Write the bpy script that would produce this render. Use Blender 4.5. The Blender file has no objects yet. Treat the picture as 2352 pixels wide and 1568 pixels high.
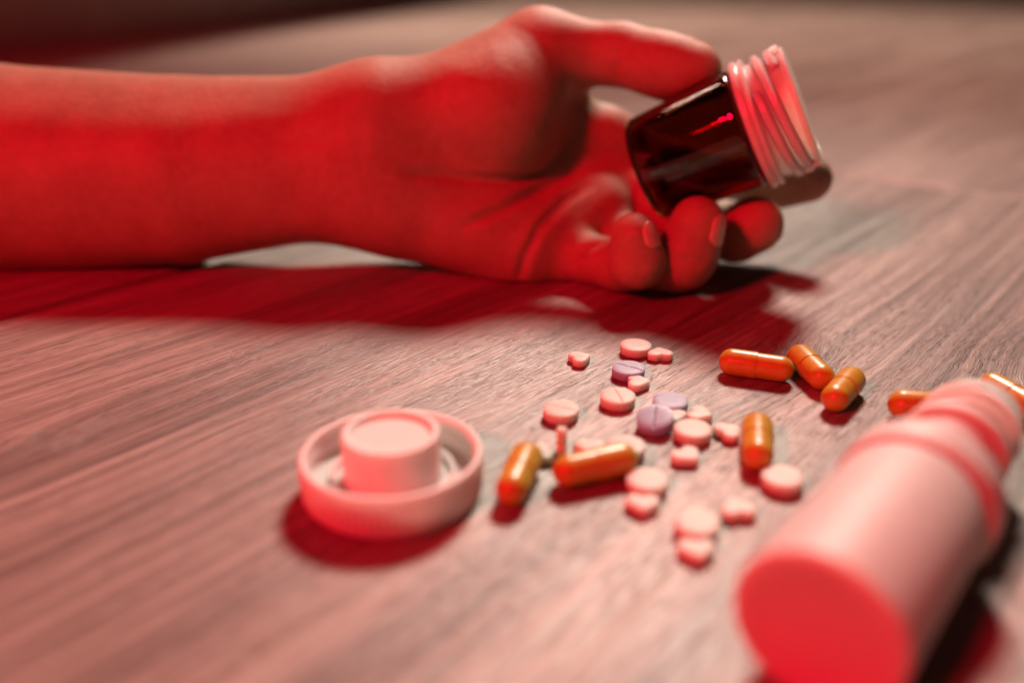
import bpy, bmesh, math, random
import numpy as np
from mathutils import Vector, Matrix

# ============================================================ camera, world, lights, exposure
S = bpy.context.scene
COL = S.collection
MM = 0.001
rad = math.radians

cam_d = bpy.data.cameras.new("camera")
cam = bpy.data.objects.new("camera", cam_d)
COL.objects.link(cam)
cam.location = (0, 0, 0.108)
cam.rotation_euler = (rad(90 - 22.7), 0, 0)
cam_d.sensor_width = 36
cam_d.lens = 36 * 2030 / 2352
cam_d.clip_start = 0.005
cam_d.clip_end = 60
cam_d.dof.use_dof = True
cam_d.dof.focus_distance = 0.26
cam_d.dof.aperture_fstop = 3.7
cam_d.dof.aperture_blades = 9
S.camera = cam

W = bpy.data.worlds.new("World")
S.world = W
W.use_nodes = True
W.node_tree.nodes["Background"].inputs[0].default_value = (1.0, 0.45, 0.38, 1)
W.node_tree.nodes["Background"].inputs[1].default_value = 0.012

def lamp(name, kind, loc, target, energy, color, **kw):
    l = bpy.data.lights.new(name, kind)
    l.energy = energy
    l.color = color
    for k, v in kw.items():
        setattr(l, k, v)
    o = bpy.data.objects.new(name, l)
    COL.objects.link(o)
    o.location = loc
    o.rotation_euler = (Vector(target) - Vector(loc)).to_track_quat('-Z', 'Y').to_euler()
    return o

# white studio spot: high, behind the hand and a little to the right
lamp("white_spot", 'SPOT', (0.48, 1.71, 1.60), (0.05, -0.42, 0.0), 345, (1.0, 0.80, 0.665),
     spot_size=rad(49), spot_blend=1.0, shadow_soft_size=0.24)
# two added white fill spots beyond the low wall brighten the floor behind
lamp("background_fill", 'SPOT', (-1.02, 2.45, 2.2), (0.60, 1.78, 0.0), 720, (1.0, 0.68, 0.54),
     spot_size=rad(59), spot_blend=1.0, shadow_soft_size=0.16)
lamp("background_fill", 'SPOT', (-0.85, 4.9, 2.8), (0.42, 4.1, 0.0), 560, (1.0, 0.66, 0.50),
     spot_size=rad(72), spot_blend=1.0, shadow_soft_size=0.16)
# red studio lamp: front left, above the camera
lamp("red_lamp", 'AREA', (-0.86, -0.66, 0.88), (0.03, 0.28, 0.03), 31.0, (1.0, 0.0, 0.022),
     shape='DISK', size=0.20)

S.view_settings.view_transform = 'Standard'
S.view_settings.look = 'None'
S.view_settings.exposure = 0
S.view_settings.gamma = 1
S.render.engine = 'CYCLES'
S.cycles.max_bounces = 12
S.cycles.transmission_bounces = 10
S.cycles.sample_clamp_indirect = 4
S.cycles.use_denoising = True

# ============================================================ helpers
def tag(o, label=None, cat=None, group=None, kind=None):
    if label: o['label'] = label
    if cat: o['category'] = cat
    if group: o['group'] = group
    if kind: o['kind'] = kind
    return o

def empty(name, loc=(0, 0, 0), rot=(0, 0, 0)):
    o = bpy.data.objects.new(name, None)
    o.empty_display_size = 0.005
    o.location = loc
    o.rotation_euler = rot
    COL.objects.link(o)
    return o

def mesh_from(name, verts, faces, mat, smooth=True):
    me = bpy.data.meshes.new(name)
    me.from_pydata([tuple(v) for v in verts], [], [tuple(f) for f in faces])
    me.materials.append(mat)
    if smooth:
        me.polygons.foreach_set('use_smooth', [True] * len(me.polygons))
    me.update()
    return me

def obj(name, me, parent=None, loc=(0, 0, 0), rot=(0, 0, 0)):
    o = bpy.data.objects.new(name, me)
    COL.objects.link(o)
    o.parent = parent
    o.location = loc
    o.rotation_euler = rot
    return o

def soft_edges(me, deg=35):
    me.set_sharp_from_angle(angle=rad(deg))
    return me

def lathe(name, prof, mat, segs=96, mod=None, sharp=38):
    """surface of revolution round z; prof in mm [(r, z), ...]; mod(r, z, a) -> r"""
    vs, fs = [], []
    rings = []
    for r, z in prof:
        if r < 1e-6:
            rings.append([len(vs)])
            vs.append((0, 0, z * MM))
        else:
            ring = []
            for k in range(segs):
                a = 2 * math.pi * k / segs
                rr = mod(r, z, a) if mod else r
                ring.append(len(vs))
                vs.append((rr * math.cos(a) * MM, rr * math.sin(a) * MM, z * MM))
            rings.append(ring)
    for A, B in zip(rings[:-1], rings[1:]):
        if len(A) == 1 and len(B) == 1:
            continue
        for k in range(segs):
            j = (k + 1) % segs
            if len(A) == 1:
                fs.append((A[0], B[k], B[j]))
            elif len(B) == 1:
                fs.append((A[k], B[0], A[j]))
            else:
                fs.append((A[k], B[k], B[j], A[j]))
    me = mesh_from(name, vs, fs, mat)
    bm = bmesh.new(); bm.from_mesh(me)
    bmesh.ops.recalc_face_normals(bm, faces=bm.faces)
    bm.to_mesh(me); bm.free()
    return soft_edges(me, sharp)

def arc(cx, cz, r, a0, a1, n=5):
    return [(cx + r * math.cos(rad(a0 + (a1 - a0) * i / n)), cz + r * math.sin(rad(a0 + (a1 - a0) * i / n))) for i in range(n + 1)]

# ============================================================ materials
class NT:
    """tiny helper for building node trees"""
    def __init__(self, name):
        self.m = bpy.data.materials.new(name)
        self.m.use_nodes = True
        self.t = self.m.node_tree
        self.b = self.t.nodes["Principled BSDF"]
    def n(self, typ, **kw):
        x = self.t.nodes.new(typ)
        for k, v in kw.items():
            setattr(x, k, v)
        return x
    def put(self, sock, v):
        if isinstance(v, bpy.types.NodeSocket): self.t.links.new(v, sock)
        else: sock.default_value = v
    def math(self, op, a, b=0.0, c=0.0, clamp=False):
        x = self.n('ShaderNodeMath', operation=op, use_clamp=clamp)
        for i, v in enumerate((a, b, c)): self.put(x.inputs[i], v)
        return x.outputs[0]
    def vec(self, x, y, z=0.0):
        c = self.n('ShaderNodeCombineXYZ')
        for i, v in enumerate((x, y, z)): self.put(c.inputs[i], v)
        return c.outputs[0]
    def noise(self, vec, scale=1.0, detail=2.0, rough=0.5, w=None):
        x = self.n('ShaderNodeTexNoise', noise_dimensions='4D' if w is not None else '3D')
        self.put(x.inputs['Vector'], vec)
        if w is not None: self.put(x.inputs['W'], w)
        x.inputs['Scale'].default_value = scale
        x.inputs['Detail'].default_value = detail
        x.inputs['Roughness'].default_value = rough
        return x.outputs['Fac']
    def ramp(self, fac, stops, interp='LINEAR'):
        x = self.n('ShaderNodeValToRGB')
        x.color_ramp.interpolation = interp
        e = x.color_ramp.elements
        while len(e) < len(stops): e.new(0.5)
        for el, (p, c) in zip(e, stops):
            el.position = p
            el.color = (*c, 1) if len(c) == 3 else c
        self.put(x.inputs[0], fac)
        return x.outputs[0]
    def mix(self, fac, a, b, mode='MIX'):
        x = self.n('ShaderNodeMix', data_type='RGBA', blend_type=mode)
        self.put(x.inputs['Factor'], fac)
        for s, v in ((x.inputs[6], a), (x.inputs[7], b)):
            self.put(s, (*v, 1) if isinstance(v, tuple) and len(v) == 3 else v)
        return x.outputs[2]
    def bump(self, h, dist, strength=1.0, normal=None):
        x = self.n('ShaderNodeBump')
        x.inputs['Strength'].default_value = strength
        x.inputs['Distance'].default_value = dist
        self.put(x.inputs['Height'], h)
        if normal is not None: self.put(x.inputs['Normal'], normal)
        return x.outputs[0]
    def set(self, **kw):
        for k, v in kw.items():
            k = k.replace('_', ' ')
            self.put(self.b.inputs[k], (*v, 1) if isinstance(v, tuple) and len(v) == 3 and 'Radius' not in k else v)
        return self
    def obj_mm(self):
        tc = self.n('ShaderNodeTexCoord')
        v = self.n('ShaderNodeVectorMath', operation='SCALE')
        self.put(v.inputs[0], tc.outputs['Object'])
        v.inputs['Scale'].default_value = 1000
        return v.outputs[0]

GRAIN = 50.0        # degrees from +x: the way the planks run

def wood_material():
    t = NT('grey_oak_laminate')
    geo = t.n('ShaderNodeNewGeometry')
    rot = t.n('ShaderNodeVectorRotate', rotation_type='Z_AXIS')
    t.put(rot.inputs['Vector'], geo.outputs['Position'])
    rot.inputs['Angle'].default_value = rad(-GRAIN)
    sep = t.n('ShaderNodeSeparateXYZ')
    t.put(sep.inputs[0], rot.outputs[0])
    s = t.math('MULTIPLY', sep.outputs[0], 1000)
    d = t.math('MULTIPLY', sep.outputs[1], 1000)
    w = t.math('MULTIPLY', t.n('ShaderNodeObjectInfo').outputs['Random'], 41.0)
    # the figure of the grain wanders, and bends round a few knots
    wob = t.math('SUBTRACT', t.noise(t.vec(t.math('DIVIDE', s, 190), t.math('DIVIDE', d, 70)), 1, 2, 0.5, w), 0.5)
    wob2 = t.math('SUBTRACT', t.noise(t.vec(t.math('DIVIDE', s, 14), t.math('DIVIDE', d, 9)), 1, 2, 0.5, w), 0.5)
    dd = t.math('MULTIPLY_ADD', wob, 14, d)
    dd = t.math('MULTIPLY_ADD', wob2, 1.1, dd)
    knot_dark = None
    for ks, kd, R, A in KNOTS:
        u = t.math('DIVIDE', t.math('SUBTRACT', s, ks), R * 2.1)
        v = t.math('DIVIDE', t.math('SUBTRACT', d, kd), R)
        r2 = t.math('MULTIPLY', t.math('ADD', t.math('MULTIPLY', u, u), t.math('MULTIPLY', v, v)), t.math('MULTIPLY_ADD', wob2, 1.6, 1.0))
        g = t.math('POWER', 2.718, t.math('MULTIPLY', r2, -1.0))
        dd = t.math('MULTIPLY_ADD', g, A, dd)
        k = t.math('MULTIPLY', t.math('POWER', 2.718, t.math('MULTIPLY', r2, -1.6)), 0.42)
        ring = t.math('POWER', 2.718, t.math('MULTIPLY', t.math('POWER', t.math('MULTIPLY', t.math('SUBTRACT', t.math('SQRT', r2), 0.78), 9.0), 2.0), -1.0))
        k = t.math('MAXIMUM', k, t.math('MULTIPLY', ring, 0.42))
        knot_dark = k if knot_dark is None else t.math('MAXIMUM', knot_dark, k)
    V = lambda ls, ld: t.vec(t.math('DIVIDE', s, ls), t.math('DIVIDE', dd, ld))
    broad = t.noise(V(330, 24), 1, 3, 0.55, w)
    streak = t.noise(V(150, 2.6), 1, 4, 0.62, w)
    vein = t.noise(V(70, 1.15), 1, 3, 0.6, t.math('ADD', w, 5.0))
    fibre = t.noise(V(20, 0.30), 1, 2, 0.6, w)
    pore = t.noise(V(5.5, 0.50), 1, 2, 0.5, w)
    zone = t.noise(V(55, 7), 1, 2, 0.5, t.math('ADD', w, 9.0))
    crack = t.noise(V(42, 1.7), 1, 3, 0.6, t.math('ADD', w, 3.0))
    tone = t.math('ADD', t.math('MULTIPLY', broad, 0.50), t.math('MULTIPLY', streak, 0.50))
    col = t.ramp(tone, [(0.38, (0.10, 0.074, 0.064)), (0.455, (0.235, 0.186, 0.16)), (0.53, (0.36, 0.296, 0.256)), (0.63, (0.47, 0.398, 0.347))])
    col = t.mix(t.ramp(vein, [(0.34, (0.65,) * 3), (0.52, (0,) * 3)]), col, (0.165, 0.125, 0.108))
    col = t.mix(t.ramp(fibre, [(0.34, (0.6,) * 3), (0.60, (0,) * 3)]), col, (0.17, 0.13, 0.115))
    col = t.mix(t.ramp(fibre, [(0.58, (0,) * 3), (0.74, (0.55,) * 3)]), col, (0.56, 0.49, 0.44))
    pz = t.math('MULTIPLY', t.ramp(pore, [(0.32, (1,) * 3), (0.45, (0,) * 3)]), t.ramp(zone, [(0.36, (0.15,) * 3), (0.60, (1,) * 3)]))
    col = t.mix(t.math('MULTIPLY', pz, 0.8), col, (0.075, 0.055, 0.05))
    cz = t.math('MULTIPLY', t.ramp(crack, [(0.29, (1,) * 3), (0.39, (0,) * 3)]), 0.8)
    col = t.mix(cz, col, (0.065, 0.048, 0.044))
    col = t.mix(knot_dark, col, (0.085, 0.062, 0.058))
    # broad darker patches in the boards
    for ks, kd, R, A in DARK_PATCHES:
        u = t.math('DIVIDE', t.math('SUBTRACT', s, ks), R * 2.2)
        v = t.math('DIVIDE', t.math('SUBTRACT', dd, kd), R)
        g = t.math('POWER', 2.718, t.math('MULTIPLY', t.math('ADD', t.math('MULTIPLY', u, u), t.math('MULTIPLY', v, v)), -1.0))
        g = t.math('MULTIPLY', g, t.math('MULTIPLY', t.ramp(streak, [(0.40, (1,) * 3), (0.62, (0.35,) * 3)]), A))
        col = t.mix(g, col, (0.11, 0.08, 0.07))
    ph = t.math('ADD', t.math('MULTIPLY', w, 0.006), 0.88)
    hsv = t.n('ShaderNodeHueSaturation')
    t.put(hsv.inputs['Color'], col)
    t.put(hsv.inputs['Value'], ph)
    h = t.math('ADD', t.math('MULTIPLY', fibre, 0.7), t.math('MULTIPLY', vein, 0.4))
    h = t.math('SUBTRACT', h, t.math('MULTIPLY', pz, 0.35))
    h = t.math('SUBTRACT', h, t.math('MULTIPLY', cz, 0.5))
    nrm = t.bump(h, 0.00036, 0.9)
    t.set(Base_Color=hsv.outputs[0], Roughness=t.math('MULTIPLY_ADD', streak, 0.25, 0.31), Normal=nrm)
    t.b.inputs['Specular IOR Level'].default_value = 0.72
    return t.m

KNOTS = [(233.0, 91.0, 11.0, 7.0), (292.0, 38.0, 14.0, -5.0), (60.0, 215.0, 9.0, 7.0), (430.0, 150.0, 12.0, 10.0), (-70, 250, 10, -8)]

DARK_PATCHES = [(330.0, 72.0, 36.0, 0.75), (45.0, 150.0, 24.0, 0.5), (190.0, 50.0, 10.0, 0.5), (150.0, 190.0, 14.0, 0.4), (560.0, 240.0, 40.0, 0.5), (700.0, 60.0, 50.0, 0.5)]

def skin_material():
    t = NT('skin')
    p = t.obj_mm()
    a = t.noise(p, 0.05, 3, 0.6)
    b = t.noise(p, 0.35, 3, 0.6)
    fine = t.n('ShaderNodeTexVoronoi')
    t.put(fine.inputs['Vector'], p)
    fine.inputs['Scale'].default_value = 1.1
    col = t.ramp(t.math('ADD', t.math('MULTIPLY', a, 0.6), t.math('MULTIPLY', b, 0.4)),
                 [(0.32, (0.31, 0.175, 0.118)), (0.5, (0.375, 0.225, 0.155)), (0.68, (0.43, 0.27, 0.19))])
    h = t.math('ADD', t.math('MULTIPLY', fine.outputs['Distance'], 0.35), t.math('MULTIPLY', b, 0.5))
    t.set(Base_Color=col, Roughness=0.58, Normal=t.bump(h, 0.0004, 0.9))
    t.b.inputs['Subsurface Weight'].default_value = 0.55
    t.b.inputs['Subsurface Radius'].default_value = (1.0, 0.4, 0.25)
    t.b.inputs['Subsurface Scale'].default_value = 0.0035
    t.b.inputs['Specular IOR Level'].default_value = 0.28
    return t.m

def nail_material():
    t = NT('fingernail')
    b = t.noise(t.obj_mm(), 0.4, 2)
    t.set(Base_Color=t.ramp(b, [(0.3, (0.58, 0.32, 0.26)), (0.7, (0.66, 0.40, 0.33))]), Roughness=0.3)
    return t.m

def plastic_material(name, col, rough=0.35, sss=0.25, scale=0.003, mottled=0.06):
    t = NT(name)
    b = t.noise(t.obj_mm(), 0.25, 3)
    lo = tuple(c * (1 - mottled) for c in col)
    g = t.noise(t.obj_mm(), 3.0, 2)
    t.set(Base_Color=t.ramp(b, [(0.3, lo), (0.7, col)]), Roughness=rough, Normal=t.bump(g, 0.00004, 0.4))
    t.b.inputs['Subsurface Weight'].default_value = sss
    t.b.inputs['Subsurface Radius'].default_value = (1, 0.8, 0.7)
    t.b.inputs['Subsurface Scale'].default_value = scale
    return t.m

def tablet_material(name, col):
    t = NT(name)
    p = t.obj_mm()
    a = t.noise(p, 4.0, 3, 0.6)
    sp = t.noise(p, 9.0, 1)
    c = t.ramp(a, [(0.3, tuple(x * 0.93 for x in col)), (0.7, col)])
    c = t.mix(t.ramp(sp, [(0.66, (0,) * 3), (0.74, (0.35,) * 3)]), c, tuple(x * 0.75 for x in col))
    t.set(Base_Color=c, Roughness=0.5, Normal=t.bump(a, 0.00008, 0.5))
    t.b.inputs['Subsurface Weight'].default_value = 1.0
    t.b.inputs['Subsurface Radius'].default_value = (1, 0.9, 0.85)
    t.b.inputs['Subsurface Scale'].default_value = 0.006
    return t.m

def capsule_material():
    t = NT('orange_gelatin')
    a = t.noise(t.obj_mm(), 0.5, 2)
    t.set(Base_Color=t.ramp(a, [(0.3, (0.42, 0.25, 0.022)), (0.7, (0.49, 0.29, 0.03))]), Roughness=0.32,
          Normal=t.bump(t.noise(t.obj_mm(), 1.2, 2), 0.00006, 0.35))
    t.b.inputs['Subsurface Weight'].default_value = 0.15
    t.b.inputs['Subsurface Radius'].default_value = (1, 0.4, 0.1)
    t.b.inputs['Subsurface Scale'].default_value = 0.001
    return t.m

def amber_material():
    t = NT('amber_glass')
    t.set(Base_Color=t.ramp(t.noise(t.obj_mm(), 0.1, 2), [(0.3, (0.25, 0.060, 0.005)), (0.7, (0.31, 0.080, 0.007))]),
          Roughness=0.03, IOR=1.5, Normal=t.bump(t.noise(t.obj_mm(), 0.12, 2), 0.0004, 0.25))
    t.b.inputs['Transmission Weight'].default_value = 1.0
    return t.m

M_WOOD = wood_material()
M_SKIN = skin_material()
M_NAIL = nail_material()
M_CAP = plastic_material('white_cap_plastic', (0.71, 0.67, 0.64), 0.45, 0.45, 0.008)
M_VIAL = plastic_material('white_vial_plastic', (0.55, 0.50, 0.48), 0.55, 0.9, 0.006)
M_NECK = plastic_material('white_neck_plastic', (0.66, 0.62, 0.60), 0.3, 1.0, 0.008)
M_TAB = tablet_material('white_tablet', (0.54, 0.48, 0.42))
M_LILAC = tablet_material('lilac_tablet', (0.27, 0.31, 0.44))
M_GEL = capsule_material()
M_AMBER = amber_material()
sub = NT('dark_screed')
sub.set(Base_Color=sub.ramp(sub.noise(sub.obj_mm(), 0.02, 3), [(0.3, (0.03, 0.025, 0.022)), (0.7, (0.06, 0.05, 0.045))]), Roughness=0.9)
M_SUB = sub.m

# ============================================================ the floor: planks over a screed
cg, sg = math.cos(rad(GRAIN)), math.sin(rad(GRAIN))
def world_sd(s, d):
    """plank coordinates (mm along, mm across) -> world metres"""
    return ((s * cg - d * sg) * MM, (s * sg + d * cg) * MM)

PL, PW, PT, BEV = 1290.0, 330.0, 10.0, 1.6
def plank_mesh():
    x0, x1, y0, y1 = 1.2, PL - 1.2, 1.2, PW - 1.2
    vs = []
    for z, i in ((-PT, 0.0), (-BEV, 0.0), (0.0, 2.6)):
        vs += [(x0 + i, y0 + i, z), (x1 - i, y0 + i, z), (x1 - i, y1 - i, z), (x0 + i, y1 - i, z)]
    fs = [(3, 2, 1, 0), (8, 9, 10, 11)]
    for a in (0, 4):
        for k in range(4):
            j = (k + 1) % 4
            fs.append((a + k, a + j, a + 4 + j, a + 4 + k))
    return mesh_from('plank', [tuple(c * MM for c in v) for v in vs], fs, M_WOOD, smooth=False)

bm = bmesh.new()
bmesh.ops.create_grid(bm, x_segments=8, y_segments=8, size=9.0)
me = bpy.data.meshes.new('floor'); bm.to_mesh(me); bm.free(); me.materials.append(M_SUB)
floor = obj('floor', me, None, (0, 3.0, -0.0105))
floor['kind'] = 'structure'
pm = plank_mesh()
rng = random.Random(4)
for row in range(-14, 15):
    d0 = -18 + PW * row
    off = 513.0 if row == 0 else (513.0 + rng.uniform(250, 1050))
    for j in range(-5, 6):
        s0 = off + PL * j
        cx, cy = world_sd(s0 + PL / 2, d0 + PW / 2)
        if math.hypot(cx, cy - 2.0) > 3.6:
            continue
        px, py = world_sd(s0, d0)
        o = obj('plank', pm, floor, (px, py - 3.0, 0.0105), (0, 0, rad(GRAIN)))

# added low wall at the left, shaped to shade the far floor beside it
wa, wb = Vector((-1.03, -0.70, 0)), Vector((-0.15, 4.9, 0))
wl = (wb - wa).length
wm = NT('wall_paint')
wm.set(Base_Color=wm.ramp(wm.noise(wm.obj_mm(), 0.01, 3), [(0.3, (0.50, 0.46, 0.42)), (0.7, (0.58, 0.54, 0.50))]), Roughness=0.8,
       Normal=wm.bump(wm.noise(wm.obj_mm(), 0.2, 2), 0.0005, 0.4))
vs = [(x * wl, y, z) for z in (-0.0105, 0.6) for x, y in ((0, 0), (1, 0), (1, 0.12), (0, 0.12))]
fs = [(3, 2, 1, 0), (4, 5, 6, 7), (0, 1, 5, 4), (1, 2, 6, 5), (2, 3, 7, 6), (3, 0, 4, 7)]
tag(obj('shade_wall', mesh_from('shade_wall', vs, fs, wm.m, False), None, wa, (0, 0, math.atan2((wb - wa).y, (wb - wa).x))), kind='structure')
# ============================================================ the person: forearm and hand, one continuous surface
# joints of the arm and hand: x, y, z, radius in millimetres; creases: points, width, depth
J = {
    'arm_r0': (-359.98, 357.79, 51.18, 27.0),
    'arm_r1': (-202.76, 355.56, 51.03, 24.0),
    'arm_r2': (-128.86, 352.22, 53.41, 17.5),
    'arm_r3': (-54.44, 345.99, 56.67, 14.5),
    'arm_u0': (-359.98, 345.74, 22.39, 27.0),
    'arm_u1': (-202.76, 342.32, 19.38, 22.5),
    'arm_u2': (-128.48, 336.9, 19.39, 17.5),
    'arm_u3': (-54.28, 334.05, 30.71, 15.0),
    'arm_c0': (-353.84, 346.1, 38.79, 33.0),
    'arm_c1': (-199.28, 342.99, 36.53, 28.0),
    'arm_c2': (-126.25, 338.26, 38.19, 23.0),
    'arm_c3': (-62.05, 336.56, 44.49, 17.5),
    'pi0': (-53.08, 347.26, 54.51, 14.5),
    'pi1': (36.28, 365.02, 45.14, 12.5),
    'pm0': (-53.24, 345.02, 46.58, 14.5),
    'pm1': (33.8, 361.03, 30.44, 12.5),
    'pr0': (-53.08, 339.48, 35.91, 14.5),
    'pr1': (27.81, 347.34, 18.43, 12.0),
    'pl0': (-52.77, 334.91, 30.17, 14.5),
    'pl1': (18.47, 331.02, 7.92, 11.5),
    'hy0': (-38.46, 331.03, 23.49, 16.5),
    'hy1': (4.01, 326.85, 10.92, 15.0),
    'tm0': (-46.36, 349.07, 58.85, 12.5),
    'tm1': (10.88, 361.96, 79.28, 14.5),
    'th0': (-45.68, 342.8, 56.82, 16.5),
    'th1': (-7.66, 344.97, 56.82, 22.5),
    'th2': (9.91, 356.33, 76.21, 16.0),
    'web0': (13.62, 362.08, 66.62, 9.0),
    'web1': (29.08, 365.24, 48.26, 10.0),
    'pad0': (21.07, 334.93, 14.69, 12.0),
    'pad1': (36.03, 342.98, 20.97, 12.5),
    't0': (10.88, 361.96, 79.28, 14.2),
    't1': (42.29, 354.03, 78.48, 11.0),
    't2': (58.99, 342.98, 75.38, 10.2),
    't3': (68.62, 340.58, 74.84, 8.6),
    'tp0': (52.83, 345.38, 75.93, 10.6),
    'tp1': (64.56, 338.67, 72.86, 9.6),
    'i0': (38.95, 365.02, 45.14, 11.5),
    'i1': (79.61, 362.72, 31.88, 9.5),
    'i2': (103.58, 350.74, 29.14, 8.5),
    'i3': (116.92, 343.73, 33.13, 8.0),
    'ip0': (107.59, 346.77, 30.03, 8.4),
    'ip1': (114.55, 342.61, 33.03, 8.2),
    'm0': (35.49, 360.04, 30.65, 11.5),
    'm1': (71.11, 337.93, 16.67, 12.5),
    'm2': (85.75, 329.76, 15.27, 10.4),
    'm3': (90.92, 320.53, 21.7, 9.4),
    'mp0': (86.16, 326.72, 15.78, 9.6),
    'mp1': (89.79, 320.15, 20.81, 9.6),
    'r0': (29.47, 346.36, 18.69, 11.0),
    'r1': (56.43, 317.46, 4.01, 11.5),
    'r2': (61.56, 301.02, 13.94, 10.2),
    'r3': (65.21, 302.25, 27.25, 8.5),
    'rp0': (63.32, 301.12, 19.36, 9.9),
    'rp1': (64.64, 300.94, 25.41, 8.9),
    'l0': (19.21, 328.77, 7.73, 9.8),
    'l1': (39.37, 306.75, 9.51, 9.0),
    'l2': (43.86, 293.72, 14.64, 8.6),
    'l3': (41.78, 294.73, 24.81, 7.0),
    'lp0': (42.97, 293.2, 18.57, 8.1),
    'lp1': (41.94, 293.01, 23.29, 7.4),
    'bottle': ((49.41, 329.96, 39.08), (0.8683, -0.2395, 0.4343)),
    'creases': [
        ([(-38.3, 314.9, 41.4), (-27.8, 319.2, 39.9), (-15.3, 322.3, 37.6), (-2.6, 325.1, 36.5), (10.6, 334.5, 37.3), (20.9, 344.8, 44.1), (27.0, 350.6, 53.2)], 1.6, 2.2),
        ([(-19.9, 312.2, 22.0), (-4.1, 316.8, 27.6), (10.5, 329.8, 31.4), (25.2, 343.1, 37.7)], 1.5, 2.2),
        ([(2.0, 314.8, 0.4), (4.6, 310.8, 11.5), (10.2, 315.5, 21.7), (20.4, 328.2, 28.7), (28.2, 335.2, 32.1)], 1.4, 2.0),
        ([(21.8, 311.9, 8.7), (27.5, 309.6, 15.2), (35.2, 308.1, 18.6)], 1.2, 1.9),
        ([(32.2, 306.7, 1.5), (31.2, 301.0, 9.7), (32.5, 301.2, 14.8)], 0.9, 0.8),
        ([(41.1, 343.2, 70.2), (38.8, 342.0, 75.9), (41.0, 341.0, 80.9)], 1.2, 0.8),
        ([(-4.1, 336.3, 82.5), (-1.7, 330.6, 78.5), (2.2, 327.1, 73.6)], 1.8, 0.09),
        ([(-11.2, 334.2, 80.4), (-7.9, 327.8, 76.5), (-4.0, 324.3, 72.4)], 1.8, 0.08),
        ([(-18.2, 333.3, 78.3), (-14.9, 326.5, 74.4), (-11.7, 323.2, 71.1)], 1.8, 0.07),
        ([(3.0, 342.0, 85.9), (5.7, 336.2, 81.0), (9.3, 332.7, 75.3)], 1.8, 0.1),
        ([(9.5, 345.7, 89.5), (11.0, 340.0, 82.2), (15.0, 337.5, 74.8)], 1.8, 0.16),
        ([(-52.2, 322.4, 65.9), (-53.8, 316.8, 56.2), (-53.6, 312.5, 44.7), (-50.8, 310.5, 31.1)], 2.0, 0.15),
        ([(-96.1, 321.2, 55.5), (-83.3, 319.0, 52.7), (-70.5, 317.5, 53.3), (-57.8, 315.9, 54.1)], 3.0, 0.5),
        ([(39.5, 284.8, 16.6), (43.0, 283.9, 16.5), (47.5, 285.0, 18.0)], 0.9, 0.8),
        ([(55.4, 292.4, 17.6), (60.3, 290.0, 16.1), (68.3, 291.6, 17.5)], 1.1, 0.9),
        ([(69.4, 298.0, 34.2), (67.5, 292.6, 28.8), (62.9, 291.4, 24.5), (60.8, 291.2, 22.3)], 0.7, 0.35),
    ],
}
# ---- signed distance helpers (millimetres) ---------------------------------
def cone_sdf(p, a, b, ra, rb):
    """tapered round limb segment: radius ra at a, rb at b"""
    a = np.asarray(a, np.float32); b = np.asarray(b, np.float32)
    ab = b - a; L2 = float(ab @ ab) + 1e-9
    t = np.clip(((p - a) @ ab) / L2, 0, 1)
    d = p - a - t[..., None] * ab
    return np.sqrt((d * d).sum(-1)) - (ra + (rb - ra) * t)
def smin(a, b, k):
    h = np.maximum(k - np.abs(a - b), 0) / k
    return np.minimum(a, b) - h * h * k * 0.25
def polyline_dist(p, pts):
    best = None
    for a, b in zip(pts[:-1], pts[1:]):
        a = np.asarray(a, np.float32); b = np.asarray(b, np.float32)
        ab = b - a
        t = np.clip(((p - a) @ ab) / (float(ab @ ab) + 1e-9), 0, 1)
        d = p - a - t[..., None] * ab
        d = np.sqrt((d * d).sum(-1))
        best = d if best is None else np.minimum(best, d)
    return best
def bottle_sdf(p, base, axis):
    q = p - np.asarray(base, np.float32)
    h = q @ np.asarray(axis, np.float32)
    rad = np.sqrt(np.maximum((q * q).sum(-1) - h * h, 0))
    R = np.where(h < 41.5, 19.8 + 1.9 * np.clip(h / 40, 0, 1), 23.4)
    return np.maximum(np.maximum(rad - R, -h), h - 60)
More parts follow.
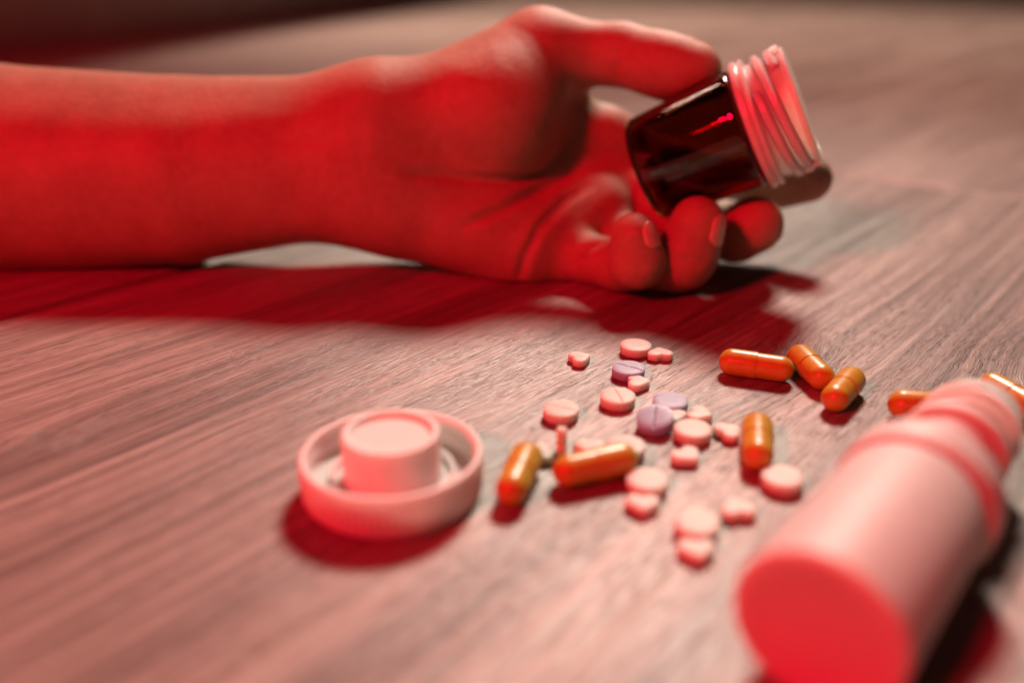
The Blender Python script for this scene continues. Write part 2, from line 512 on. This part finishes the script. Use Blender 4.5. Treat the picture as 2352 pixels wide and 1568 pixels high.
def hand_field(p, J, creases=True):
    """J: joints {name: (x, y, z, r)}; returns the field of the whole forearm and hand"""
    def seg(f, names, k):
        for a, b in zip(names[:-1], names[1:]):
            A, B = J[a], J[b]
            d = cone_sdf(p, A[:3], B[:3], A[3], B[3])
            f = d if f is None else smin(f, d, k)
        return f
    f = None
    f = seg(f, ['arm_r0', 'arm_r1', 'arm_r2', 'arm_r3'], 2)
    f = smin(f, seg(None, ['arm_u0', 'arm_u1', 'arm_u2', 'arm_u3'], 2), 26)
    f = smin(f, seg(None, ['arm_c0', 'arm_c1', 'arm_c2', 'arm_c3'], 2), 16)
    palm = seg(None, ['pi0', 'pi1'], 14)
    for n in ('pm', 'pr', 'pl'):
        palm = smin(palm, seg(None, [n + '0', n + '1'], 14), 14)
    palm = smin(palm, seg(None, ['hy0', 'hy1'], 10), 16)
    palm = smin(palm, seg(None, ['tm0', 'tm1'], 10), 12)
    palm = smin(palm, seg(None, ['th0', 'th1', 'th2'], 16), 9)
    palm = smin(palm, seg(None, ['web0', 'web1'], 10), 8)
    palm = smin(palm, seg(None, ['pad0', 'pad1'], 8), 12)
    f = smin(f, palm, 22)
    thumb = seg(None, ['t0', 't1', 't2', 't3'], 5)
    thumb = smin(thumb, seg(None, ['tp0', 'tp1'], 5), 6)
    f = smin(f, thumb, 7)
    for n in 'imrl':
        ch = [n + str(i) for i in range(4)]
        g = seg(None, ch, 3.0)
        g = smin(g, seg(None, [n + 'p0', n + 'p1'], 3), 4)
        m = np.asarray(J[n + '0'][:3], np.float32)
        dm = np.sqrt(((p - m) ** 2).sum(-1))
        f = smin(f, g, 0.9 + 12.0 * np.exp(-(dm / 15.0) ** 2))
    if creases:
        for pts, w, dep in J['creases']:
            d = polyline_dist(p, pts)
            e = np.minimum(*[np.sqrt(((p - np.asarray(q, np.float32)) ** 2).sum(-1)) for q in (pts[0], pts[-1])])
            dep = dep * np.clip(e / 9.0, 0.1, 1.0)                    # creases run out softly at both ends
            f = f + dep * np.exp(-(d / w) ** 2) - 0.15 * dep * np.exp(-((d - 2.6 * w) / (1.6 * w)) ** 2)
    f = np.maximum(f, -(bottle_sdf(p, J['bottle'][0], J['bottle'][1]) - 0.1))
    f = np.maximum(f, 0.15 - p[..., 2])
    return f
def surface_net(f, xs, ys, zs):
    """zero surface of a sampled field as quads (naive surface nets)"""
    ins = f < 0
    nx, ny, nz = f.shape
    c = np.zeros((nx - 1, ny - 1, nz - 1), np.uint8)
    off = [(i, j, k) for i in (0, 1) for j in (0, 1) for k in (0, 1)]
    for i, j, k in off:
        c += ins[i:nx - 1 + i, j:ny - 1 + j, k:nz - 1 + k]
    act = np.argwhere((c > 0) & (c < 8))
    vals = {o: f[act[:, 0] + o[0], act[:, 1] + o[1], act[:, 2] + o[2]] for o in off}
    acc = np.zeros((len(act), 3)); cnt = np.zeros(len(act))
    for a in off:
        for ax in range(3):
            if a[ax]: continue
            b = tuple(1 if q == ax else a[q] for q in range(3))
            va, vb = vals[a], vals[b]
            m = (va < 0) != (vb < 0)
            t = np.where(m, va / np.where(m, va - vb, 1), 0)
            p = np.zeros((len(act), 3)); p[:] = a; p[:, ax] += t
            acc += p * m[:, None]; cnt += m
    loc = acc / cnt[:, None]
    V = np.stack([g[act[:, q]] + loc[:, q] * (g[act[:, q] + 1] - g[act[:, q]]) for q, g in enumerate((xs, ys, zs))], 1)
    idx = -np.ones(c.shape, np.int64)
    idx[act[:, 0], act[:, 1], act[:, 2]] = np.arange(len(act))
    F = []
    for ax in range(3):
        u, v = [q for q in range(3) if q != ax]
        sl0 = [slice(None)] * 3; sl1 = [slice(None)] * 3
        sl0[ax] = slice(0, f.shape[ax] - 1); sl1[ax] = slice(1, f.shape[ax])
        e = np.argwhere(ins[tuple(sl0)] != ins[tuple(sl1)])
        e = e[(e[:, u] > 0) & (e[:, v] > 0) & (e[:, u] < f.shape[u] - 1) & (e[:, v] < f.shape[v] - 1)]
        def cell(du, dv):
            q = e.copy(); q[:, u] -= du; q[:, v] -= dv
            return idx[q[:, 0], q[:, 1], q[:, 2]]
        quad = np.stack([cell(1, 1), cell(0, 1), cell(0, 0), cell(1, 0)], 1)
        flip = ins[e[:, 0], e[:, 1], e[:, 2]]
        if ax == 1: flip = ~flip
        quad[~flip] = quad[~flip][:, ::-1]
        F.append(quad)
    return V, np.concatenate(F)

def build_hand():
    xs = np.concatenate([np.arange(-392, -60, 2.6), np.arange(-60, 134, 0.85)]).astype(np.float32)
    ys = np.arange(270, 388, 0.9).astype(np.float32)
    zs = np.arange(-0.9, 104, 0.9).astype(np.float32)
    f = np.empty((len(xs), len(ys), len(zs)), np.float32)
    Y, Z = np.meshgrid(ys, zs, indexing='ij')
    B = 12
    for i in range(0, len(xs), B):
        xx = xs[i:i + B]
        p = np.empty((len(xx), len(ys), len(zs), 3), np.float32)
        p[..., 0] = xx[:, None, None]; p[..., 1] = Y; p[..., 2] = Z
        f[i:i + B] = hand_field(p, J)
    V, F = surface_net(f, xs, ys, zs)
    # one gentle smoothing pass evens out the sampling
    for _ in range(2):
        s = np.zeros_like(V); n = np.zeros(len(V))
        for a in range(4):
            b = (a + 1) % 4
            np.add.at(s, F[:, a], V[F[:, b]]); np.add.at(n, F[:, a], 1)
            np.add.at(s, F[:, b], V[F[:, a]]); np.add.at(n, F[:, b], 1)
        V = V * 0.5 + 0.5 * s / np.maximum(n, 1)[:, None]
    me = bpy.data.meshes.new('person')
    me.vertices.add(len(V)); me.vertices.foreach_set('co', (V * MM).astype(np.float32).ravel())
    me.loops.add(F.size); me.loops.foreach_set('vertex_index', F.astype(np.int32).ravel())
    me.polygons.add(len(F)); me.polygons.foreach_set('loop_start', np.arange(0, F.size, 4, dtype=np.int32))
    me.polygons.foreach_set('use_smooth', np.ones(len(F), bool))
    me.materials.append(M_SKIN)
    me.update(calc_edges=True); me.validate()
    return obj('person', me)

person = tag(build_hand(), 'bare forearm and open palm lying on the floor, curled fingers holding an amber bottle', 'person')

def nail(c0, c1, r0, r1, dorsal, length, width):
    """a curved plate on the back of a fingertip whose last bone runs c0 -> c1"""
    c0, c1 = Vector(c0), Vector(c1)
    ax = (c1 - c0).normalized()
    dv = Vector(dorsal); dv = (dv - ax * dv.dot(ax)).normalized()
    sd = ax.cross(dv)
    vs, fs = [], []
    nu, nv = 10, 10
    tip = c1 + ax * r1 * 0.62
    rr = np.linspace(3.0, 14.0, 90, dtype=np.float32)
    for lift in (0.32, -0.4):
        for i in range(nu + 1):
            u = i / nu                                  # 0 root, 1 free edge
            hw = width * 0.5 * (1 - 0.55 * max(0, 0.28 - u) ** 2 / 0.08) * (1 - 0.75 * max(0, u - 0.72) ** 2 / 0.08)
            for j in range(nv + 1):
                w = (j / nv * 2 - 1) * hw
                along = tip - ax * (1 - u) * length
                a = w / ((r0 + r1) / 2)
                out = dv * math.cos(a) + sd * math.sin(a)
                pts = np.asarray(along, np.float32) + rr[:, None] * np.asarray(out, np.float32)
                inside = np.nonzero(hand_field(pts, J, False) > 0)[0]
                R = float(rr[inside[0]]) if len(inside) else r1
                vs.append(along + out * (R + lift * (1 - 0.75 * abs(j / nv * 2 - 1) ** 3)))
    n = (nu + 1) * (nv + 1)
    for i in range(nu):
        for j in range(nv):
            a = i * (nv + 1) + j
            fs.append((a, a + 1, a + nv + 2, a + nv + 1))
            fs.append((n + a, n + a + nv + 1, n + a + nv + 2, n + a + 1))
    rim = [i * (nv + 1) for i in range(nu + 1)] + [nu * (nv + 1) + j for j in range(1, nv + 1)] + \
          [i * (nv + 1) + nv for i in range(nu - 1, -1, -1)] + [j for j in range(nv - 1, 0, -1)]
    for a, b in zip(rim, rim[1:] + rim[:1]):
        fs.append((a, b, n + b, n + a))
    me = mesh_from('fingernail', [v * MM for v in vs], fs, M_NAIL)
    bm = bmesh.new(); bm.from_mesh(me); bmesh.ops.recalc_face_normals(bm, faces=bm.faces); bm.to_mesh(me); bm.free()
    return obj('fingernail', me, person)

for a, b, dorsal, ln, wd in (('t2', 't3', (0.05, 0.55, 0.85), 11.5, 11.5), ('i2', 'i3', (0.1, 0.85, -0.5), 10.5, 10.5),
                             ('m2', 'm3', (0.65, -0.1, -0.75), 11, 11.5), ('r2', 'r3', (0.74, -0.66, -0.12), 11, 11),
                             ('l2', 'l3', (0.74, -0.66, -0.12), 9, 8.6)):
    nail(J[a][:3], J[b][:3], J[a][3], J[b][3], dorsal, ln, wd)

# ============================================================ amber bottle in the hand
bb, bax = Vector(J['bottle'][0]), Vector(J['bottle'][1])
q = bax.to_track_quat('Z', 'Y')
amber = tag(empty('pill_bottle', bb * MM), 'open amber glass pill bottle with white screw neck, held in the curled fingers', 'bottle')
amber.rotation_mode = 'QUATERNION'
amber.rotation_quaternion = q
outer = [(0, 1.2), (8, 0.9), (14.5, 0.0)] + arc(16.6, 3.0, 3.0, -90, -8, 6) + [(19.9, 8), (20.7, 24), (21.4, 37)] + arc(19.6, 38.6, 1.9, 0, 88, 5) + [(19.2, 40.6)]
inner = [(19.0, 40.6), (18.9, 38), (18.4, 24), (17.7, 8)] + arc(15.3, 5.0, 2.2, -10, -90, 5) + [(8, 2.9), (0, 3.1)]
obj('body', lathe('body', outer + inner, M_AMBER, 128, sharp=60), amber)
neck = [(17.6, 39.2), (19.4, 40.7), (20.6, 41.0), (23.0, 41.2), (23.4, 41.7), (23.4, 43.1), (22.6, 43.5), (22.4, 44.0), (23.2, 44.4), (23.2, 45.3), (22.6, 45.8), (20.6, 46.0),
        (20.4, 46.6), (20.4, 57.6), (21.3, 58.0), (21.5, 58.6), (21.4, 59.4), (20.6, 59.9), (18.6, 60.0), (18.2, 59.5), (18.0, 58.5), (17.6, 39.2)]
nk = obj('neck', lathe('neck', neck, M_NECK, 128), amber)

def thread(name, R, z0, pitch, a0, turns, h, w, mat, parent, n=90):
    """a screw thread: a ridge of height h and foot width w winding up a cylinder"""
    vs, fs = [], []
    for i in range(n + 1):
        u = i / n
        a = a0 + u * turns * 2 * math.pi
        z = z0 + pitch * u * turns
        k = min(1, 12 * u, 12 * (1 - u)) ** 0.5
        for dr, dz in ((-0.35, -w / 2), (h * k, -w * 0.22), (h * k, w * 0.16), (-0.35, w / 2)):
            vs.append(((R + dr) * math.cos(a) * MM, (R + dr) * math.sin(a) * MM, (z + dz) * MM))
    for i in range(n):
        for k in range(4):
            j = (k + 1) % 4
            fs.append((4 * i + k, 4 * i + 4 + k, 4 * i + 4 + j, 4 * i + j))
    fs += [(0, 1, 2, 3), (4 * n + 3, 4 * n + 2, 4 * n + 1, 4 * n)]
    me = mesh_from(name, vs, fs, mat)
    bm = bmesh.new(); bm.from_mesh(me); bmesh.ops.recalc_face_normals(bm, faces=bm.faces); bm.to_mesh(me); bm.free()
    return obj(name, soft_edges(me, 50), parent)

for k in range(3):
    thread('thread', 20.4, 47.6, 13.0, 0.4 + k * 2.094, 0.62, 2.0, 4.0, M_NECK, nk)

def lug_mesh():
    vs = [(-1.1, -0.5, -1.6), (1.1, -0.5, -1.6), (1.1, -0.5, 1.6), (-1.1, -0.5, 1.6), (-0.7, 2.0, -1.1), (0.2, 2.3, -1.1), (0.2, 2.3, 1.1), (-0.7, 2.0, 1.1)]
    fs = [(0, 1, 5, 4), (1, 2, 6, 5), (2, 3, 7, 6), (3, 0, 4, 7), (4, 5, 6, 7), (3, 2, 1, 0)]
    return mesh_from('ratchet_tooth', [tuple(c * MM for c in v) for v in vs], fs, M_NECK, False)
lug = lug_mesh()
# a patch of ratchet teeth sits on the underside of the neck, two on top
down = q.inverted() @ Vector((0, 0, -1))
ad = math.atan2(down.y, down.x)
for da, z in ((-0.36, 54.6), (-0.22, 51.5), (-0.06, 55.2), (0.08, 50.2), (0.22, 54.0), (0.36, 56.6), (-0.5, 57.2), (math.pi - 0.1, 57.0), (math.pi + 0.12, 56.2)):
    a = ad + da
    obj('ratchet_tooth', lug, nk, (20.4 * math.cos(a) * MM, 20.4 * math.sin(a) * MM, z * MM), (0, 0, a - math.pi / 2))

# ============================================================ upturned white cap
cap = tag(empty('bottle_cap', (-0.0267, 0.1713, 0)), 'white ribbed screw cap lying upside down, with a raised round cup inside it', 'cap')
cap.rotation_euler = (0, 0, 0.3)
NR = 74
def ribs(r, z, a):
    if 0.9 < z < 9.4 and r > 19.2:
        return r + 0.55 * max(-1.0, min(0.6, math.cos(NR * a) * 1.4)) * min(1, (z - 0.9) / 0.6, (9.4 - z) / 0.4 + 0.3)
    return r
skirt = [(0, 0), (18.2, 0.0), (19.3, 0.35), (19.75, 1.0), (19.8, 1.7), (19.95, 5), (20.05, 8.9), (20.05, 9.4)] + arc(19.65, 9.95, 0.42, 0, 90, 3) + \
        arc(19.15, 9.97, 0.4, 90, 180, 3) + [(18.7, 9.0), (18.6, 7.2), (18.2, 6.7), (18.6, 6.2), (18.6, 4.9), (18.3, 4.2), (17.9, 3.7), (0, 3.6)]
obj('skirt', lathe('skirt', skirt, M_CAP, NR * 10, ribs), cap)
obj('sealing_ring', lathe('sealing_ring', [(12.9, 3.4), (13.0, 5.4), (13.3, 5.7), (13.7, 5.7), (14.0, 5.4), (14.2, 3.4)], M_CAP, 96), cap)
cup = [(11.3, 3.4), (11.15, 4.0), (10.9, 4.5), (10.75, 14.3)] + arc(10.25, 14.7, 0.5, 0, 90, 4) + arc(9.55, 14.75, 0.45, 90, 180, 3) + [(9.0, 14.1), (8.7, 13.85), (0, 13.75)]
obj('inner_cup', lathe('inner_cup', cup, M_CAP, 96), cap)

# ============================================================ white vial lying at the right
va = rad(50.0)
vial = tag(empty('pill_vial', (0.0465, 0.1082, 0.0141)), 'white plastic vial lying on its side, nearest the viewer, base turned this way', 'bottle')
vial.rotation_euler = (rad(90), 0, va + rad(90))
shell = [(0, 0.6), (10.8, 0.6), (11.6, 0.2)] + arc(12.8, 1.2, 1.2, -90, 0, 5) + [(14.0, 43.0), (13.8, 44.2), (13.2, 45.0)]
obj('body', lathe('body', shell, M_VIAL, 128, sharp=60), vial)
shoulder = [(12.8, 43.8), (14.1, 44.2), (14.9, 45.2), (15.2, 46.6), (15.2, 51.5)] + arc(10.2, 51.7, 5.0, 0, 74, 8) + [(9.8, 58.6), (9.5, 60.0), (9.4, 61.0)]
obj('shoulder', lathe('shoulder', shoulder, M_VIAL, 128, sharp=60), vial)
vneck = [(9.2, 58.0), (9.3, 69.6), (9.9, 70.0), (11.0, 70.8), (11.3, 71.8), (11.2, 73.4), (10.4, 74.2), (9.6, 74.6), (9.5, 92.5), (9.0, 93.2), (8.2, 93.0), (7.9, 92.4), (7.9, 58.0)]
vn = obj('neck', lathe('neck', vneck, M_VIAL, 128, sharp=60), vial)
thread('thread', 9.5, 77.5, 5.0, 0.5, 2.2, 1.3, 2.4, M_VIAL, vn)

# ============================================================ tablets, hearts, capsules
def tablet_mesh(name, mat, R=4.7, H=3.3, dome=0.34, score=0.30):
    N = 96
    prof = [(0.0, 1.0)]
    band = (H - 2 * dome) / 2
    rr = [0.0] + [R * (0.06 + 0.94 * (i / 17.0)) * 0.955 for i in range(1, 18)] + [R * 0.985, R]
    def top(r):
        c = r / (R * 0.985)
        return band + dome * (1 - c ** 5) ** 0.8 if c < 1 else band
    rings = [(r, top(r)) for r in rr] + [(R, -band)] + [(r, -top(r)) for r in reversed(rr[:-1])]
    vs, fs, ids = [], [], []
    for r, z in rings:
        if r == 0:
            ids.append([len(vs)]); vs.append((0, 0, z * MM)); continue
        ring = []
        for k in range(N):
            a = 2 * math.pi * k / N
            x, y = r * math.cos(a), r * math.sin(a)
            zz = z
            if score and z > 0 and r < R * 0.99:
                zz -= score * math.exp(-(y / 0.22) ** 2)
            ring.append(len(vs)); vs.append((x * MM, y * MM, zz * MM))
        ids.append(ring)
    for A, B in zip(ids[:-1], ids[1:]):
        for k in range(N):
            j = (k + 1) % N
            if len(A) == 1: fs.append((A[0], B[k], B[j]))
            elif len(B) == 1: fs.append((A[k], B[0], A[j]))
            else: fs.append((A[k], B[k], B[j], A[j]))
    if score:      # the centre sits in the groove too
        vs[0] = (0, 0, (H / 2 - score) * MM)
    me = mesh_from(name, vs, fs, mat)
    bm = bmesh.new(); bm.from_mesh(me); bmesh.ops.recalc_face_normals(bm, faces=bm.faces); bm.to_mesh(me); bm.free()
    return soft_edges(me, 40)

def heart_mesh():
    """a plump heart, tip towards +x"""
    cx, cy, r, tip = -0.75, 1.62, 1.98, 3.45
    notch = math.atan2(-cy, -math.sqrt(r * r - cy * cy))          # where the two lobes meet, seen from the upper lobe
    dx, dy = tip - cx, -cy
    tang = math.atan2(dy, dx) + math.acos(r / math.hypot(dx, dy))  # where the lobe runs into its straight flank
    half = []
    a0, a1 = notch + 2 * math.pi, tang
    for k in range(1, 23):
        a = a0 + (a1 - a0) * k / 22
        half.append((cx + r * math.cos(a), cy + r * math.sin(a)))
    x1, y1 = half[-1]
    half += [(x1 + (tip - x1) * u, y1 * (1 - u)) for u in (0.3, 0.6, 0.84)]
    nx = cx - math.sqrt(r * r - cy * cy)
    out = [(nx, 0.0)] + half + [(tip - 0.16, 0.0)] + [(x, -y) for x, y in reversed(half)]
    for _ in range(2):                                             # round the notch and the tip a little
        out = [((out[i - 1][0] + 2 * p_[0] + out[(i + 1) % len(out)][0]) / 4, (out[i - 1][1] + 2 * p_[1] + out[(i + 1) % len(out)][1]) / 4) for i, p_ in enumerate(out)]
    out = [(x * 1.08, y * 1.08) for x, y in out[::-1]]
    n = len(out)
    H = 2.4
    layers = [(0.0, H / 2 + 0.10), (0.45, H / 2 + 0.08), (0.8, H / 2 + 0.03), (0.93, H / 2 - 0.08), (1.0, H / 2 - 0.30), (1.0, -H / 2 + 0.30), (0.93, -H / 2 + 0.15), (0.8, -H / 2), (0.45, -H / 2 - 0.02), (0.0, -H / 2 - 0.02)]
    vs, fs, ids = [], [], []
    for s, z in layers:
        if s == 0:
            ids.append([len(vs)]); vs.append((0, 0, z * MM)); continue
        ring = []
        for x, y in out:
            ring.append(len(vs)); vs.append((x * s * MM, y * s * MM, z * MM))
        ids.append(ring)
    for A, B in zip(ids[:-1], ids[1:]):
        for k in range(n):
            j = (k + 1) % n
            if len(A) == 1: fs.append((A[0], B[k], B[j]))
            elif len(B) == 1: fs.append((A[k], B[0], A[j]))
            else: fs.append((A[k], B[k], B[j], A[j]))
    me = mesh_from('heart_tablet', vs, fs, M_TAB)
    bm = bmesh.new(); bm.from_mesh(me); bmesh.ops.recalc_face_normals(bm, faces=bm.faces); bm.to_mesh(me); bm.free()
    return soft_edges(me, 50)

T_PLAIN = tablet_mesh('round_tablet', M_TAB, score=0)
T_SCORE = tablet_mesh('round_tablet', M_TAB, score=0.17)
L_PLAIN = tablet_mesh('lilac_tablet', M_LILAC, score=0)
L_SCORE = tablet_mesh('lilac_tablet', M_LILAC, score=0.28)
G_T = 'white round tablets spilled on the floor'
G_L = 'lilac round tablets spilled on the floor'
G_H = 'white heart tablets spilled on the floor'
G_C = 'orange capsules spilled on the floor'
for me, x, y, a, lab in (
    (T_PLAIN, 37.9, 248.9, 0, 'plain white round tablet farthest back, touching a heart near the shadow of the hand'),
    (T_SCORE, 28.5, 213.9, -80, 'white round tablet whose score line points at the viewer, before the flat scored lilac one'),
    (T_SCORE, 12.8, 206.3, -27, 'scored white round tablet lying alone at the left edge of the pile'),
    (T_PLAIN, 45.2, 195.4, 0, 'plain white round tablet right of the tilted lilac tablet, hearts before and behind it'),
    (T_PLAIN, 27.5, 187.0, 0, 'white round tablet half hidden behind the right end of the level orange capsule'),
    (T_PLAIN, 30.5, 171.5, 0, 'white round tablet in front of the level capsule, its front edge behind a heart'),
    (T_PLAIN, 38.4, 154.8, 0, 'white round tablet nearest the viewer, blurred, with a heart at its front'),
    (T_PLAIN, 61.3, 172.8, 0, 'white round tablet between an orange capsule and the lying white vial')):
    tag(obj('round_tablet', me, None, (x * MM, y * MM, 1.6 * MM), (0, 0, rad(a))), lab, 'tablet', G_T)
tag(obj('lilac_tablet', L_SCORE, None, (0.0336, 0.2321, 0.0016), (0, 0, rad(-34))), 'lilac tablet lying flat with a score line, a white heart touching its front', 'tablet', G_L)
tag(obj('lilac_tablet', L_PLAIN, None, (0.0422, 0.2112, 0.0016)), 'plain lilac tablet lying flat behind the tilted lilac one', 'tablet', G_L)
o = obj('lilac_tablet', L_SCORE, None, (0.0364, 0.1998, 0.00275))
o.rotation_mode = 'QUATERNION'
nrm = Vector((-0.17, -0.20, 0.96)).normalized()
xa = Vector((-0.22, -0.97, 0)); xa = (xa - nrm * xa.dot(nrm)).normalized()
o.rotation_quaternion = Matrix((xa, nrm.cross(xa), nrm)).transposed().to_quaternion()
tag(o, 'scored lilac tablet tilted up, resting on a white heart', 'tablet', G_L)

HM = heart_mesh()
for x, y, a, lab in (
    (20.3, 241.5, 20, 'white heart tablet lying alone at the far left of the pile, tip to the right'),
    (44.7, 244.9, 92, 'white heart tablet touching the farthest white round tablet, notch towards the viewer'),
    (35.5, 224.5, -6, 'white heart tablet touching the front right side of the deeply scored lilac tablet'),
    (42.4, 204.6, 5, 'white heart tablet wedged under the tilted lilac tablet'),
    (49.0, 205.0, -25, 'white heart tablet just behind the middle white round tablet, right of the flat lilac one'),
    (54.4, 196.0, 28, 'white heart tablet touching the left side of the capsule that points at the viewer'),
    (41.8, 183.8, -50, 'white heart tablet in front of the middle white round tablet'),
    (6.6, 185.1, 200, 'white heart tablet peeping out behind the leftmost orange capsule'),
    (18.6, 187.9, -100, 'white heart tablet lying flat behind the middle of the level orange capsule'),
    (28.3, 163.1, -95, 'white heart tablet at the front edge of the tablet below the level capsule'),
    (48.5, 161.2, 95, 'white heart tablet lying alone left of the white vial, tip pointing away'),
    (36.9, 146.6, -90, 'white heart tablet nearest the viewer, tip pointing forwards')):
    tag(obj('heart_tablet', HM, None, (x * MM, y * MM, 1.22 * MM), (0, 0, rad(a))), lab, 'tablet', G_H)
tag(obj('heart_tablet', HM, None, (0.0120, 0.1885, 0.0033), (rad(90), 0, rad(84))),
    'white heart tablet standing on edge behind the left end of the level orange capsule', 'tablet', G_H)

CR_ = 3.72
c_body = [(0, -10.6)] + arc(0, -10.6 + CR_, CR_, -86, 0, 9) + [(CR_, 0.9), (CR_ - 0.3, 1.0), (0, 1.0)]
c_cap = [(CR_ - 0.1, -0.35), (CR_ + 0.20, -0.28), (CR_ + 0.22, 0.0)] + arc(0, 10.4 - CR_ - 0.1, CR_ + 0.20, 0, 86, 9) + [(0, 10.4 + 0.05)]
ME_B = lathe('capsule_body', c_body, M_GEL, 56, sharp=60)
ME_C = lathe('capsule_cap', c_cap, M_GEL, 56, sharp=60)
first = True
for x, y, a, lab in (
    (69.9, 231.2, 158.7, 'orange capsule lying crosswise, left one of the three touching capsules'),
    (85.3, 230.3, 97, 'orange capsule pointing at the viewer between two others'),
    (89.7, 215.7, 54, 'orange capsule, right one of the three touching capsules, slanting towards the viewer'),
    (108.5, 205.0, 169, 'orange capsule half hidden behind the neck of the white vial'),
    (132.5, 210.5, 106, 'orange capsule at the right edge of the picture behind the white vial'),
    (59.1, 187.2, 76, 'orange capsule pointing at the viewer between a heart and a white tablet, by the vial'),
    (1.7, 172.3, 76, 'orange capsule closest to the white cap'),
    (19.2, 175.7, 22, 'orange capsule lying level among the tablets, one heart on edge behind it')):
    e = tag(empty('capsule', (x * MM, y * MM, 3.88 * MM)), lab, 'capsule', G_C)
    e.rotation_euler = (0, rad(90), rad(a))
    obj('capsule_body', ME_B, e)
    obj('capsule_cap', ME_C, e)

# ============================================================ a pale shred of lint by the three capsules
pts = [(88.4 + 5 * u, 236.6 + 2.6 * u + 1.5 * math.sin(3 * u), 0.25 + 0.9 * math.sin(math.pi * u)) for u in [i / 10 for i in range(11)]]
vs, fs = [], []
for i, p_ in enumerate(pts):
    r_ = 0.16 * math.sin(math.pi * (0.08 + 0.84 * i / 10))
    for k in range(6):
        a = math.pi * k / 3
        vs.append((p_[0] * MM, (p_[1] + r_ * math.cos(a)) * MM, (p_[2] + r_ * math.sin(a)) * MM))
for i in range(10):
    for k in range(6):
        j = (k + 1) % 6
        fs.append((6 * i + k, 6 * i + j, 6 * i + 6 + j, 6 * i + 6 + k))
fs += [tuple(range(5, -1, -1)), tuple(range(60, 66))]
tag(obj('lint', mesh_from('lint', vs, fs, M_TAB)), 'tiny pale curl of lint on the floor behind the three capsules', 'lint')
